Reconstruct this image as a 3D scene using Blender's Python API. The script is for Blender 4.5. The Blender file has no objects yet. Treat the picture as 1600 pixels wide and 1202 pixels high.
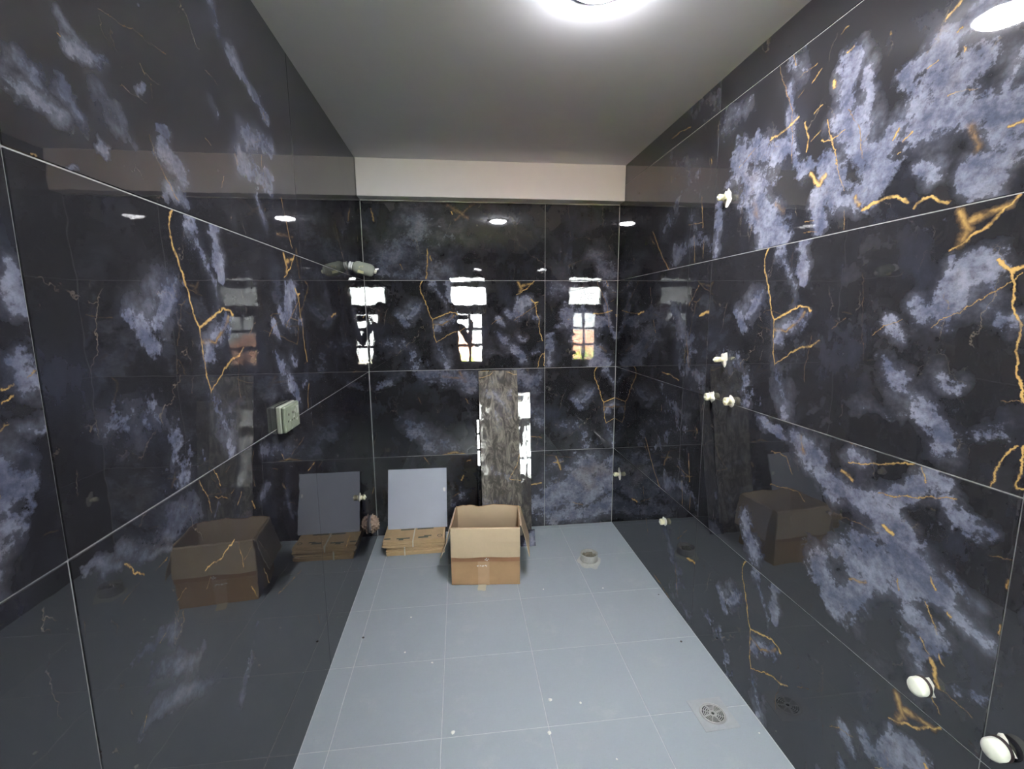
import bpy, bmesh, math, random
from mathutils import Matrix, Vector, Euler, noise
random.seed(7)
PI = math.pi
sc = bpy.context.scene
COL = sc.collection

# ------------------------------------------------------------------ camera, sky, exposure
W, H = 1.7142, 2.506            # room width and ceiling height (metres); back wall at y = 0
REAR = -4.2                     # rear wall behind the camera
L3, L2, L1, L24 = 0.5762, 1.1785, 1.7785, 2.3827    # wall tile joint heights
cam = bpy.data.cameras.new('camera')
cam.sensor_width = 36.0
cam.lens = 718.753 / 1600 * 36.0
cam.clip_start = 0.01
camo = bpy.data.objects.new('camera', cam)
COL.objects.link(camo)
camo.matrix_world = Matrix(((0.9933570, 0.0244791, -0.1124394, 0.6054270),
    (-0.1148304, 0.1474307, -0.9823839, -3.1649610),
    (-0.0074708, 0.9887694, 0.1492623, 1.5473979),
    (0.0000000, 0.0000000, 0.0000000, 1.0000000)))
sc.camera = camo

world = bpy.data.worlds.new('overcast_sky')
sc.world = world
world.use_nodes = True
wn = world.node_tree.nodes
wn['Background'].inputs[0].default_value = (0.95, 0.98, 1.0, 1)
wn['Background'].inputs[1].default_value = 88.0

sun = bpy.data.lights.new('sun', 'SUN')      # daylight on the yard behind the building
sun.energy = 330.0; sun.color = (1.0, .93, .82); sun.angle = .009
suno = bpy.data.objects.new('sun', sun)
suno.rotation_euler = (math.radians(-42), 0, math.radians(18))
COL.objects.link(suno)

LAMP_STRENGTH = 520.0
sc.view_settings.view_transform = 'Standard'
sc.view_settings.look = 'None'
sc.view_settings.exposure = 0.22
sc.view_settings.gamma = 1.0
sc.view_settings.use_curve_mapping = False
sc.cycles.use_denoising = True
sc.cycles.blur_glossy = 1.0
sc.cycles.caustics_reflective = False
sc.cycles.adaptive_threshold = 0.025
sc.cycles.max_bounces = 8
sc.cycles.glossy_bounces = 5

# ------------------------------------------------------------------ helpers
def tag(o, label=None, cat=None, group=None, kind=None):
    if label: o['label'] = label
    if cat: o['category'] = cat
    if group: o['group'] = group
    if kind: o['kind'] = kind
    return o

def link(name, me, parent=None, mat=None, loc=None, rot=None):
    o = bpy.data.objects.new(name, me)
    COL.objects.link(o)
    if parent: o.parent = parent
    if mat and me is not None and not me.materials: me.materials.append(mat)
    if loc is not None: o.location = loc
    if rot is not None: o.rotation_euler = rot
    return o

def empty(name, loc=(0, 0, 0), rot=(0, 0, 0)):
    o = bpy.data.objects.new(name, None)
    o.empty_display_size = 0.05
    COL.objects.link(o)
    o.location = loc; o.rotation_euler = rot
    return o

def finish(bm, name, smooth=False):
    me = bpy.data.meshes.new(name)
    bmesh.ops.recalc_face_normals(bm, faces=bm.faces)
    bm.to_mesh(me); bm.free()
    if smooth:
        for p in me.polygons: p.use_smooth = True
    return me

def bm_box(bm, lo, hi, bevel=0.0):
    r = bmesh.ops.create_cube(bm, size=1.0)
    vs = r['verts']
    c = [(a + b) / 2 for a, b in zip(lo, hi)]; s = [b - a for a, b in zip(lo, hi)]
    for v in vs:
        v.co = Vector((v.co.x * s[0] + c[0], v.co.y * s[1] + c[1], v.co.z * s[2] + c[2]))
    if bevel > 0:
        es = list({e for v in vs for e in v.link_edges})
        bmesh.ops.bevel(bm, geom=es, offset=bevel, segments=1, affect='EDGES', profile=0.5)

def box_mesh(name, lo, hi, bevel=0.0):
    bm = bmesh.new(); bm_box(bm, lo, hi, bevel)
    return finish(bm, name)

def lathe(bm, prof, n=28, axis='Z', cap0=True, cap1=True, jitter=0.0):
    """surface of revolution; prof = [(radius, height), ...]"""
    rings = []
    for r, h in prof:
        ring = []
        for i in range(n):
            a = 2 * PI * i / n
            rr = r * (1 + jitter * (random.random() - .5))
            p = (rr * math.cos(a), rr * math.sin(a), h)
            if axis == 'X': p = (p[2], p[0], p[1])
            elif axis == '-X': p = (-p[2], p[0], p[1])
            ring.append(bm.verts.new(p))
        rings.append(ring)
    for a, b in zip(rings, rings[1:]):
        for i in range(n):
            bm.faces.new((a[i], a[(i + 1) % n], b[(i + 1) % n], b[i]))
    if cap0: bm.faces.new(rings[0])
    if cap1: bm.faces.new(rings[-1])
    return rings

def lathe_mesh(name, prof, n=28, axis='Z', cap0=True, cap1=True, jitter=0.0, smooth=True):
    bm = bmesh.new(); lathe(bm, prof, n, axis, cap0, cap1, jitter)
    me = finish(bm, name, smooth)
    return me

def sheet_mesh(name, grid, thick, uvs=False):
    """grid[i][j] of points -> thickened sheet (solid)"""
    bm = bmesh.new()
    vs = [[bm.verts.new(p) for p in row] for row in grid]
    for i in range(len(vs) - 1):
        for j in range(len(vs[0]) - 1):
            bm.faces.new((vs[i][j], vs[i + 1][j], vs[i + 1][j + 1], vs[i][j + 1]))
    bmesh.ops.recalc_face_normals(bm, faces=bm.faces)
    bmesh.ops.solidify(bm, geom=list(bm.faces), thickness=thick)
    return finish(bm, name)

# ------------------------------------------------------------------ node material helpers
def new_mat(name):
    m = bpy.data.materials.new(name); m.use_nodes = True
    nt = m.node_tree
    return m, nt, nt.nodes['Principled BSDF']

class NT:
    def __init__(self, nt): self.nt = nt; self.n = nt.nodes; self.l = nt.links
    def put(self, sock, v):
        if v is None: return
        if isinstance(v, bpy.types.NodeSocket): self.l.new(v, sock)
        else: sock.default_value = v
    def math(self, op, a, b=None, c=None, clamp=False):
        n = self.n.new('ShaderNodeMath'); n.operation = op; n.use_clamp = clamp
        for i, v in enumerate((a, b, c)): self.put(n.inputs[i], v)
        return n.outputs[0]
    def vec(self, op, a, b=None, s=None):
        n = self.n.new('ShaderNodeVectorMath'); n.operation = op
        self.put(n.inputs[0], a); self.put(n.inputs[1], b)
        if s is not None: self.put(n.inputs['Scale'], s)
        return n.outputs['Value'] if op in ('DOT_PRODUCT', 'LENGTH', 'DISTANCE') else n.outputs[0]
    def noise(self, vec, scale, detail=4, rough=.5, color=False, dist=0.0):
        n = self.n.new('ShaderNodeTexNoise'); n.noise_dimensions = '3D'
        self.put(n.inputs['Vector'], vec)
        n.inputs['Scale'].default_value = scale; n.inputs['Detail'].default_value = detail
        n.inputs['Roughness'].default_value = rough; n.inputs['Distortion'].default_value = dist
        return n.outputs['Color' if color else 'Fac']
    def smooth(self, v, a, b, to0=0.0, to1=1.0):
        n = self.n.new('ShaderNodeMapRange'); n.interpolation_type = 'SMOOTHSTEP'
        self.put(n.inputs['Value'], v)
        n.inputs['From Min'].default_value = a; n.inputs['From Max'].default_value = b
        n.inputs['To Min'].default_value = to0; n.inputs['To Max'].default_value = to1
        return n.outputs['Result']
    def mix(self, f, a, b):
        n = self.n.new('ShaderNodeMix'); n.data_type = 'RGBA'
        self.put(n.inputs['Factor'], f)
        A, B = [s for s in n.inputs if s.type == 'RGBA'][:2]
        self.put(A, a); self.put(B, b)
        return [s for s in n.outputs if s.type == 'RGBA'][0]
    def coord(self, which='Object'):
        n = self.n.new('ShaderNodeTexCoord'); return n.outputs[which]
    def rand(self):
        n = self.n.new('ShaderNodeObjectInfo'); return n.outputs['Random']
    def bump(self, h, strength, dist):
        n = self.n.new('ShaderNodeBump'); n.inputs['Strength'].default_value = strength
        n.inputs['Distance'].default_value = dist; self.put(n.inputs['Height'], h)
        return n.outputs['Normal']

def plain(name, col, rough=.5, spec=.5, metal=0.0, var=.12, scale=18, bump=0.0):
    """procedural plain material: colour with a slight noise mottling"""
    m, nt, p = new_mat(name); T = NT(nt)
    f = T.noise(T.coord(), scale, 5, .6)
    lo = tuple(c * (1 - var) for c in col) + (1,); hi = tuple(min(1, c * (1 + var)) for c in col) + (1,)
    T.put(p.inputs['Base Color'], T.mix(f, lo, hi))
    p.inputs['Roughness'].default_value = rough
    p.inputs['Specular IOR Level'].default_value = spec
    p.inputs['Metallic'].default_value = metal
    if bump: T.put(p.inputs['Normal'], T.bump(f, bump, .002))
    return m

def strokes(T, P, items):
    """max over painted strokes of strength * (1 - distance / radius); P is the face coordinate in metres"""
    prev = 0.0; k = 0
    for pts, r, s in items:
        segs = list(zip(pts, pts[1:])) or [(pts[0], pts[0])]
        for (ax, ay), (bx, by) in segs:
            k += 1
            if k % 6 == 0:        # tie the coordinate to the running maximum so that strokes are evaluated one after another
                P = T.vec('ADD', P, T.vec('SCALE', (1e-9, 1e-9, 0), None, prev))
            A = (ax, ay, 0); BA = (bx - ax, by - ay, 0); L2_ = BA[0] ** 2 + BA[1] ** 2
            if L2_ < 1e-7:
                d = T.vec('DISTANCE', P, A)
            else:
                pa = T.vec('SUBTRACT', P, A)
                h = T.math('MULTIPLY', T.vec('DOT_PRODUCT', pa, BA), 1.0 / L2_, clamp=True)
                d = T.vec('DISTANCE', pa, T.vec('SCALE', BA, None, h))
            v = T.math('MULTIPLY_ADD', d, -s / r, s)
            prev = T.math('MAXIMUM', v, prev)
    return prev

def marble(face, seed, film=0.0, streak=1.0):
    """polished dark porcelain tile: near-black ground, blue-grey clouds, broken gold veins"""
    m, nt, p = new_mat('marble_face_' + face.lower() + ('_dusty' if film else '')); T = NT(nt)
    f = FACES[face]
    uv = T.coord('UV')
    P = T.vec('ADD', uv, (seed * 3.7, seed * 1.3, seed * .9))
    w1 = T.vec('SCALE', T.vec('SUBTRACT', T.noise(P, 9, 5, .65, True), (.5, .5, .5)), None, .12)
    w2 = T.vec('SCALE', T.vec('SUBTRACT', T.noise(P, 26, 5, .7, True), (.5, .5, .5)), None, .03)
    flat = (1, 1, 0)
    Pc = T.vec('MULTIPLY', T.vec('ADD', uv, w1), flat)
    Pg = T.vec('MULTIPLY', T.vec('ADD', uv, w2), flat)
    cl = strokes(T, Pc, [(a, r * 1.75, s) for a, r, s in f['c']])
    gd = strokes(T, Pg, [(a, r * .8, s) for a, r, s in f['g']])
    fb = T.noise(P, 13, 8, .68)
    fine = T.noise(P, 60, 5, .7)
    tone = T.noise(P, 5, 4, .6)
    # clouds with ragged edges and dark holes
    cv = T.math('ADD', cl, T.math('MULTIPLY', T.math('SUBTRACT', fb, .5), 1.9))
    cv = T.math('ADD', cv, T.math('MULTIPLY', T.math('SUBTRACT', fine, .5), .75))
    crisp = T.smooth(cv, .37, .62)
    soft = T.smooth(T.math('ADD', cl, T.math('MULTIPLY', T.math('SUBTRACT', tone, .5), 1.3)), .0, 1.0, 0, .55)
    cm = T.math('MAXIMUM', T.math('MULTIPLY', crisp, CRISP.get(face, 1.0)), soft)
    cm = T.math('MULTIPLY', cm, T.smooth(fine, .30, .60, .62, 1.0))
    # faint cloudiness of the ground itself
    bg = T.smooth(T.noise(T.vec('MULTIPLY', P, (1.6 * streak, 1, 1)), 4.2, 7, .66), .47, .80, 0, .42)
    ground = T.mix(tone, (.0165, .0172, .0220, 1), (.0300, .0275, .0285, 1))
    ground = T.mix(bg, ground, (.060, .066, .100, 1))
    ccol = T.mix(T.smooth(T.noise(P, 10, 8, .72), .36, .68), CLOUD_A, CLOUD_B)
    ccol = T.mix(T.smooth(T.noise(P, 4.5, 5, .6), .56, .74, 0, .35), ccol, (.22, .175, .135, 1))
    col = T.mix(cm, ground, ccol)
    # hairline pale scratches
    vo = T.n.new('ShaderNodeTexVoronoi'); vo.feature = 'DISTANCE_TO_EDGE'
    T.put(vo.inputs['Vector'], T.vec('ADD', T.vec('MULTIPLY', P, (1.5, .8, 1)), w1)); vo.inputs['Scale'].default_value = 3.4
    hair = T.math('MULTIPLY', T.smooth(vo.outputs['Distance'], .001, .006, 1, 0), T.smooth(T.noise(P, 7, 3, .6), .53, .66, 0, .6))
    col = T.mix(hair, col, (.20, .16, .12, 1))
    # gold veins
    gm = T.smooth(T.math('ADD', gd, T.math('MULTIPLY', T.math('SUBTRACT', fine, .5), .55)), .10, .55)
    gm = T.math('MULTIPLY', gm, T.smooth(gd, .0, .12))
    gm = T.math('MULTIPLY', gm, T.smooth(T.noise(P, 24, 4, .6), .34, .56, .25, 1.0))
    gcol = T.mix(T.smooth(T.math('ADD', gd, T.math('MULTIPLY', T.math('SUBTRACT', fb, .5), .9)), .25, .95), GOLD_A, GOLD_B)
    col = T.mix(gm, col, gcol)
    rough = .018
    if film:                       # dried cement wash left on the offcut
        sm = T.noise(T.vec('MULTIPLY', P, (1, 2.4, 1)), 9, 7, .7, dist=1.6)
        fm = T.smooth(sm, .40, .70, .16 * film, .70 * film)
        col = T.mix(fm, col, (.40, .365, .30, 1))
        T.put(p.inputs['Roughness'], T.smooth(sm, .46, .68, .02, .15))
    else:
        p.inputs['Roughness'].default_value = rough
    T.put(p.inputs['Base Color'], col)
    p.inputs['IOR'].default_value = 1.72
    T.put(p.inputs['Normal'], T.bump(T.noise(P, 9, 2, .5), .06, .004))
    return m

CLOUD_A = (.085, .095, .145, 1); CLOUD_B = (.255, .265, .335, 1)
CRISP = dict(E=.60, F=.42, G=.45, K=.45, H=.5, J=.7)
GOLD_A = (.17, .105, .055, 1); GOLD_B = (.60, .385, .135, 1)

FACES = {
  'A': dict(
    c=[([(0.449,0.563),(0.503,0.473),(0.522,0.405)],0.0331,0.62),
      ([(0.55,0.582),(0.569,0.476)],0.0244,0.9),
      ([(0.297,0.381),(0.346,0.434)],0.0421,0.95),
      ([(0.205,0.372),(0.271,0.321)],0.0295,0.75),
      ([(0.462,0.293),(0.522,0.331),(0.566,0.37)],0.0294,0.75),
      ([(0.937,0.39),(0.957,0.361)],0.0231,0.9),
      ([(1.015,0.382),(1.032,0.428),(1.064,0.465)],0.0432,1),
      ([(1.014,0.482),(1.009,0.429)],0.0177,0.8),
      ([(1.083,0.436),(1.103,0.396)],0.0278,0.75),
      ([(1.076,0.375),(1.143,0.343)],0.0198,0.6),
      ([(0.877,0.337),(0.917,0.305)],0.0164,0.65),
      ([(0.891,0.222),(0.941,0.168),(0.99,0.15)],0.0329,0.66),
      ([(0.976,0.161),(1.027,0.107),(1.044,0.061)],0.0386,0.78),
      ([(1.013,0.211),(1.054,0.214)],0.0247,0.65),
      ([(0.462,0.172),(0.511,0.096),(0.532,0.026)],0.0373,0.52),
      ([(0.111,0.188),(0.263,0.16),(0.296,0.017)],0.0563,0.5),
      ([(1.112,0.092),(1.172,0.153)],0.023,0.5),
      ([(0.934,0.112),(0.799,0.114)],0.0269,0.4)],
    g=[([(0.378,0.6),(0.354,0.565),(0.364,0.519),(0.389,0.468),(0.401,0.436)],0.0063,1),
      ([(0.402,0.431),(0.413,0.38),(0.432,0.343),(0.439,0.264),(0.443,0.217),(0.453,0.19)],0.0056,1),
      ([(0.432,0.343),(0.48,0.364),(0.517,0.377),(0.552,0.391),(0.585,0.385),(0.605,0.372)],0.0065,1.1),
      ([(0.439,0.311),(0.5,0.308),(0.546,0.34),(0.577,0.37)],0.0149,0.55),
      ([(0.453,0.19),(0.498,0.215),(0.533,0.241),(0.59,0.26),(0.628,0.271),(0.643,0.283)],0.0056,0.9),
      ([(0.604,0.146),(0.597,0.188),(0.608,0.257),(0.611,0.299)],0.0034,0.4),
      ([(0.781,0.472),(0.795,0.343),(0.81,0.235)],0.0018,0.35),
      ([(0.69,0.322),(0.738,0.354)],0.0032,0.5),
      ([(0.83,0.308),(0.862,0.334),(0.911,0.355)],0.0028,0.6),
      ([(0.982,0.333),(1.029,0.364),(1.074,0.389),(1.11,0.417),(1.152,0.441)],0.0025,0.75),
      ([(1.013,0.587),(1.039,0.544),(1.024,0.519)],0.0254,0.62),
      ([(1.108,0.582),(1.077,0.573),(1.039,0.565)],0.0205,0.6),
      ([(1.121,0.596),(1.096,0.569),(1.071,0.544),(1.039,0.525),(1.005,0.503)],0.0066,1.05),
      ([(1.107,0.474),(1.13,0.447),(1.15,0.456)],0.0076,1.1),
      ([(1.13,0.447),(1.137,0.421),(1.14,0.379),(1.151,0.361),(1.158,0.343),(1.159,0.311),(1.158,0.29),(1.166,0.27),(1.167,0.243),(1.176,0.223),(1.184,0.193)],0.0048,1.2),
      ([(1.195,0.115),(1.197,0.067),(1.195,0.042),(1.194,0.015),(1.207,0.018)],0.0047,1.1),
      ([(1.149,0.002),(1.155,0.036),(1.164,0.073),(1.186,0.1)],0.0045,0.9),
      ([(1.145,0.183),(1.18,0.193)],0.0022,0.5)],
  ),
  'B': dict(
    c=[([(0.178,0.381),(0.388,0.321)],0.0584,0.85),
      ([(0.153,0.304),(0.289,0.221)],0.0696,0.9),
      ([(0.294,0.174),(0.421,0.035)],0.0671,1),
      ([(0.36,0.098),(0.342,0.012)],0.0407,0.85),
      ([(0.045,0.222),(0.027,0.026)],0.0339,0.7),
      ([(0.428,0.514),(0.466,0.288)],0.0198,0.75),
      ([(0.468,0.271),(0.521,0.208)],0.0332,0.6),
      ([(0.674,0.468),(0.655,0.411),(0.653,0.351)],0.0364,0.95),
      ([(0.726,0.41),(0.738,0.341),(0.718,0.311)],0.0305,0.95),
      ([(0.656,0.329),(0.725,0.256)],0.0578,1),
      ([(0.73,0.215),(0.795,0.13)],0.05,1),
      ([(0.624,0.207),(0.642,0.138)],0.0451,0.9),
      ([(0.589,0.129),(0.607,0.02)],0.028,0.9),
      ([(0.667,0.088),(0.778,0.082)],0.037,0.85),
      ([(0.778,0.147),(0.822,0.209),(0.881,0.268)],0.0351,0.95),
      ([(0.854,0.332),(0.914,0.342)],0.0382,0.95),
      ([(0.9,0.221),(0.975,0.218)],0.0542,1),
      ([(0.928,0.373),(0.989,0.39),(1.037,0.386)],0.0458,0.9),
      ([(1.015,0.186),(1.11,0.158)],0.0462,1),
      ([(0.945,0.279),(1.025,0.297)],0.0458,0.85),
      ([(1.095,0.078),(1.032,0.057)],0.0357,0.95),
      ([(1.068,0.146),(1.114,0.096)],0.0363,0.9),
      ([(0.914,0.107),(0.935,0.084)],0.0254,0.9),
      ([(1.025,0.032),(1.092,0.035)],0.0276,0.9),
      ([(1.088,0.195),(1.095,0.271)],0.0252,0.7),
      ([(0.021,0.532),(0.192,0.541)],0.0521,0.5),
      ([(0.506,0.515),(0.43,0.598)],0.0314,0.45),
      ([(1.178,0.435),(1.187,0.394)],0.0183,0.8),
      ([(1.167,0.321),(1.19,0.28)],0.0184,0.8),
      ([(1.169,0.22),(1.2,0.233)],0.0126,0.6),
      ([(1.153,0.186),(1.168,0.175)],0.0154,0.55)],
    g=[([(0.343,0.373),(0.407,0.376),(0.477,0.395)],0.0071,1),
      ([(0.508,0.366),(0.527,0.313),(0.524,0.275)],0.0056,1),
      ([(0.54,0.301),(0.577,0.314)],0.0039,0.9),
      ([(0.583,0.286),(0.626,0.271),(0.671,0.283)],0.0038,0.9),
      ([(0.604,0.336),(0.627,0.264),(0.668,0.159),(0.688,0.115)],0.0045,0.75),
      ([(0.549,0.2),(0.573,0.174),(0.591,0.157),(0.601,0.17),(0.616,0.179)],0.0151,0.8),
      ([(0.543,0.381),(0.576,0.391)],0.0039,0.8),
      ([(0.615,0.441),(0.619,0.42)],0.0088,1),
      ([(0.655,0.494),(0.68,0.5)],0.0057,0.9),
      ([(0.362,0.6),(0.443,0.429),(0.46,0.258)],0.0043,0.5),
      ([(0.524,0.476),(0.557,0.498)],0.0039,0.8),
      ([(0.464,0.519),(0.539,0.523)],0.0032,0.7),
      ([(0.624,0.557),(0.652,0.564)],0.0036,0.7),
      ([(0.789,0.475),(0.791,0.469)],0.0057,0.9),
      ([(0.932,0.419),(0.945,0.431),(0.959,0.443)],0.0062,1.1),
      ([(0.959,0.381),(0.97,0.382)],0.0044,0.8),
      ([(0.978,0.337),(0.982,0.326)],0.0049,0.9),
      ([(0.898,0.333),(0.924,0.343)],0.003,0.7),
      ([(0.954,0.251),(0.981,0.251),(1.019,0.238)],0.0028,0.85),
      ([(0.827,0.201),(0.842,0.224)],0.0051,0.9),
      ([(0.857,0.189),(0.881,0.204)],0.0038,0.8),
      ([(1.014,0.166),(1.029,0.14),(1.034,0.113)],0.0229,0.4),
      ([(1.09,0.137),(1.113,0.138)],0.0071,0.75),
      ([(0.757,0.049),(0.789,0.059),(0.826,0.059),(0.855,0.059),(0.89,0.039)],0.0077,1.1),
      ([(0.906,0.021),(0.923,0.04),(0.942,0.037),(0.964,0.024),(0.988,0.011)],0.0062,1.2),
      ([(0.728,0.091),(0.744,0.064)],0.0141,0.65),
      ([(0.693,0.058),(0.702,0.003)],0.0036,0.7),
      ([(0.272,0.17),(0.301,0.119)],0.034,0.36),
      ([(0.396,0.143),(0.438,0.108)],0.0264,0.36),
      ([(0.544,0.057),(0.582,0.055)],0.0032,0.6),
      ([(0.163,0.334),(0.257,0.373)],0.0039,0.5),
      ([(0.842,0.164),(0.854,0.167)],0.0032,0.7),
      ([(0.673,0.336),(0.723,0.27),(0.742,0.185)],0.0036,0.55),
      ([(0.543,0.023),(0.597,0.018)],0.0033,0.5),
      ([(0.428,0.61),(0.447,0.566)],0.0041,0.6),
      ([(0.469,0.457),(0.49,0.471)],0.004,0.5),
      ([(1.14,0.272),(1.149,0.274),(1.161,0.281)],0.0036,1),
      ([(1.137,0.254),(1.157,0.263)],0.003,1),
      ([(1.131,0.224),(1.144,0.23)],0.003,1),
      ([(1.181,0.286),(1.194,0.298)],0.0025,0.6)],
  ),
  'D': dict(
    c=[([(0.398,0.579),(0.542,0.547)],0.0277,0.85),
      ([(0.589,0.569),(0.666,0.511)],0.0485,1),
      ([(0.703,0.472),(0.774,0.472)],0.0348,0.95),
      ([(0.768,0.437),(0.877,0.435)],0.0397,0.95),
      ([(0.798,0.577),(0.86,0.569)],0.0244,0.7),
      ([(0.894,0.488),(0.96,0.51)],0.0287,0.85),
      ([(0.999,0.529),(1.062,0.574)],0.034,0.9),
      ([(1.068,0.525),(1.146,0.511)],0.0259,0.9),
      ([(1.076,0.598),(1.088,0.571)],0.0151,0.6),
      ([(0.933,0.43),(1.028,0.35)],0.0526,1),
      ([(0.887,0.355),(0.799,0.26)],0.0383,0.9),
      ([(0.737,0.186),(0.819,0.097)],0.0503,0.95),
      ([(0.882,0.253),(0.974,0.337)],0.0636,1),
      ([(0.817,0.113),(0.873,0.184)],0.0416,0.9),
      ([(0.989,0.273),(1.063,0.326)],0.0425,0.95),
      ([(1.026,0.209),(1.086,0.197)],0.0322,0.85),
      ([(1.098,0.288),(1.183,0.265)],0.0236,0.8),
      ([(0.937,0.398),(1.003,0.389)],0.0436,1),
      ([(0.355,0.168),(0.425,0.06)],0.0381,0.85),
      ([(1.086,0.387),(1.16,0.33)],0.0186,0.5),
      ([(1.046,0.152),(1.089,0.073)],0.0333,0.6),
      ([(1.147,0.131),(1.214,0.146)],0.0183,0.5)],
    g=[([(0.798,0.544),(0.885,0.566),(0.929,0.582),(0.989,0.604)],0.0046,0.9),
      ([(0.78,0.511),(0.817,0.5)],0.0109,1),
      ([(1.006,0.599),(1.019,0.567)],0.0039,0.9),
      ([(0.902,0.492),(0.974,0.509),(1.031,0.531),(1.088,0.551)],0.0043,0.7),
      ([(0.927,0.413),(0.957,0.401)],0.0092,1.05),
      ([(0.468,0.478),(0.549,0.486),(0.584,0.429)],0.0038,0.55),
      ([(0.482,0.358),(0.611,0.384),(0.652,0.36)],0.0039,0.55),
      ([(0.607,0.573),(0.625,0.52)],0.0227,0.45),
      ([(0.766,0.378),(0.915,0.384)],0.0032,0.45),
      ([(0.758,0.605),(0.814,0.597)],0.0039,0.5),
      ([(1.055,0.341),(1.073,0.319)],0.0051,0.8),
      ([(0.98,0.289),(0.987,0.264)],0.0048,0.7),
      ([(1.054,0.272),(1.082,0.236),(1.093,0.216)],0.0045,0.8),
      ([(1.102,0.283),(1.114,0.276)],0.0062,0.9),
      ([(1.053,0.179),(1.082,0.152)],0.0046,0.8),
      ([(1.087,0.142),(1.098,0.112),(1.107,0.087)],0.009,1.05),
      ([(1.102,0.168),(1.111,0.15)],0.0044,0.8),
      ([(1.202,0.424),(1.207,0.404)],0.0066,0.6),
      ([(1.205,0.325),(1.203,0.304)],0.0056,0.6),
      ([(1.164,0.456),(1.21,0.468)],0.0023,0.5),
      ([(0.844,0.206),(0.894,0.227)],0.0109,0.5),
      ([(1.096,0.065),(1.119,0.03)],0.0039,0.6),
      ([(1.087,0.086),(1.153,0.089),(1.181,0.082)],0.0032,0.5)],
  ),
  'E': dict(
    c=[([(0.063,0.127),(0.085,0.107)],0.0164,0.75),
      ([(0.128,0.235),(0.163,0.216)],0.0149,0.6),
      ([(0.152,0.203),(0.203,0.206)],0.0184,0.78),
      ([(0.125,0.125),(0.143,0.106)],0.018,0.85),
      ([(0.105,0.084),(0.047,0.076)],0.0162,0.7),
      ([(0.19,0.068),(0.209,0.056)],0.0107,0.85),
      ([(0.304,0.205),(0.328,0.229)],0.0111,0.8),
      ([(0.355,0.16),(0.384,0.157)],0.0198,0.95),
      ([(0.368,0.112),(0.417,0.077)],0.0278,1.05),
      ([(0.369,0.036),(0.433,0.028)],0.0203,0.8),
      ([(0.633,0.559),(0.665,0.5)],0.0188,0.7),
      ([(0.72,0.48),(0.81,0.46)],0.0254,0.9),
      ([(0.837,0.448),(0.953,0.42)],0.025,0.85),
      ([(0.776,0.295),(0.98,0.333)],0.039,0.8),
      ([(0.746,0.218),(0.934,0.208)],0.0396,0.9),
      ([(0.833,0.135),(0.86,0.067)],0.0241,0.7),
      ([(0.585,0.32),(0.612,0.289)],0.0207,0.5),
      ([(0.061,-0.026),(0.106,0.001)],0.0084,0.7),
      ([(0.258,0.123),(0.217,0.144)],0.0255,0.45),
      ([(0.037,0.115),(0.019,0.083)],0.019,0.45)],
    g=[([(0.225,0.298),(0.318,0.314),(0.417,0.325)],0.0016,0.45),
      ([(0.325,0.259),(0.337,0.244)],0.0018,0.6),
      ([(0.353,0.239),(0.352,0.209)],0.0019,0.4),
      ([(0.338,0.248),(0.376,0.247)],0.0018,0.5),
      ([(0.585,0.371),(0.644,0.367)],0.0017,0.45),
      ([(0.888,0.276),(0.887,0.215)],0.0044,0.6),
      ([(0.325,0.127),(0.353,0.072),(0.406,0.022)],0.0027,0.6),
      ([(0.626,0.136),(0.602,0.101)],0.0048,0.45),
      ([(0.172,-0.032),(0.192,-0.052)],0.0027,0.45),
      ([(0.123,0.205),(0.127,0.203)],0.0025,0.7),
      ([(0.935,0.419),(0.948,0.398)],0.0045,0.6),
      ([(0.552,0.203),(0.577,0.196)],0.0023,0.5),
      ([(1.036,0.183),(1.085,0.063),(1.11,0.019)],0.0065,0.6),
      ([(0.966,0.047),(1.131,0.063)],0.0156,0.35),
      ([(0.705,0.217),(0.72,0.192)],0.0102,0.45),
      ([(0.049,0.004),(0.055,0.002)],0.0026,0.8),
      ([(0.259,0.192),(0.327,0.19)],0.0016,0.35)],
  ),
  'F': dict(
    c=[([(0.024,1.135),(0.09,1.117)],0.0143,0.8),
      ([(0.104,1.134),(0.236,1.073)],0.0182,0.6),
      ([(0.13,0.923),(0.203,0.902)],0.0251,0.65),
      ([(0.139,0.868),(0.297,0.78)],0.0256,0.7),
      ([(0.13,0.783),(0.252,0.733),(0.388,0.657)],0.0256,0.7),
      ([(0.577,0.665),(0.448,0.53)],0.0257,0.6),
      ([(0.259,0.727),(0.287,0.725)],0.0245,0.5),
      ([(0.097,0.781),(0.165,0.781)],0.0164,0.5),
      ([(0.731,0.572),(0.801,0.419)],0.0288,0.35),
      ([(0.701,1.146),(0.916,1.082)],0.0247,0.75),
      ([(0.239,1.12),(0.318,1.121)],0.0362,0.75),
      ([(0.67,1.001),(0.735,1.02)],0.0244,0.6),
      ([(0.401,1.071),(0.429,1.08)],0.0098,0.6),
      ([(0.857,0.934),(0.914,0.829)],0.0185,0.6)],
    g=[([(0.347,0.96),(0.419,0.95),(0.489,0.965)],0.0042,1.1),
      ([(0.508,0.947),(0.522,0.901),(0.524,0.863)],0.0036,0.7),
      ([(0.534,0.881),(0.577,0.895)],0.0031,0.6),
      ([(0.108,1.109),(0.129,1.083),(0.15,1.063)],0.0044,0.8),
      ([(0.088,1.045),(0.111,1.047),(0.137,1.058)],0.002,0.5),
      ([(0.171,0.908),(0.189,0.917)],0.0018,0.6),
      ([(0.094,0.78),(0.11,0.802)],0.0025,0.6),
      ([(0.236,0.956),(0.27,0.96)],0.0023,0.6),
      ([(0.343,0.914),(0.366,0.928)],0.0026,0.6),
      ([(0.557,0.785),(0.584,0.736)],0.0075,0.7),
      ([(0.729,0.653),(0.939,0.611)],0.0043,0.55),
      ([(0.643,0.79),(0.672,0.727)],0.004,0.7),
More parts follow.
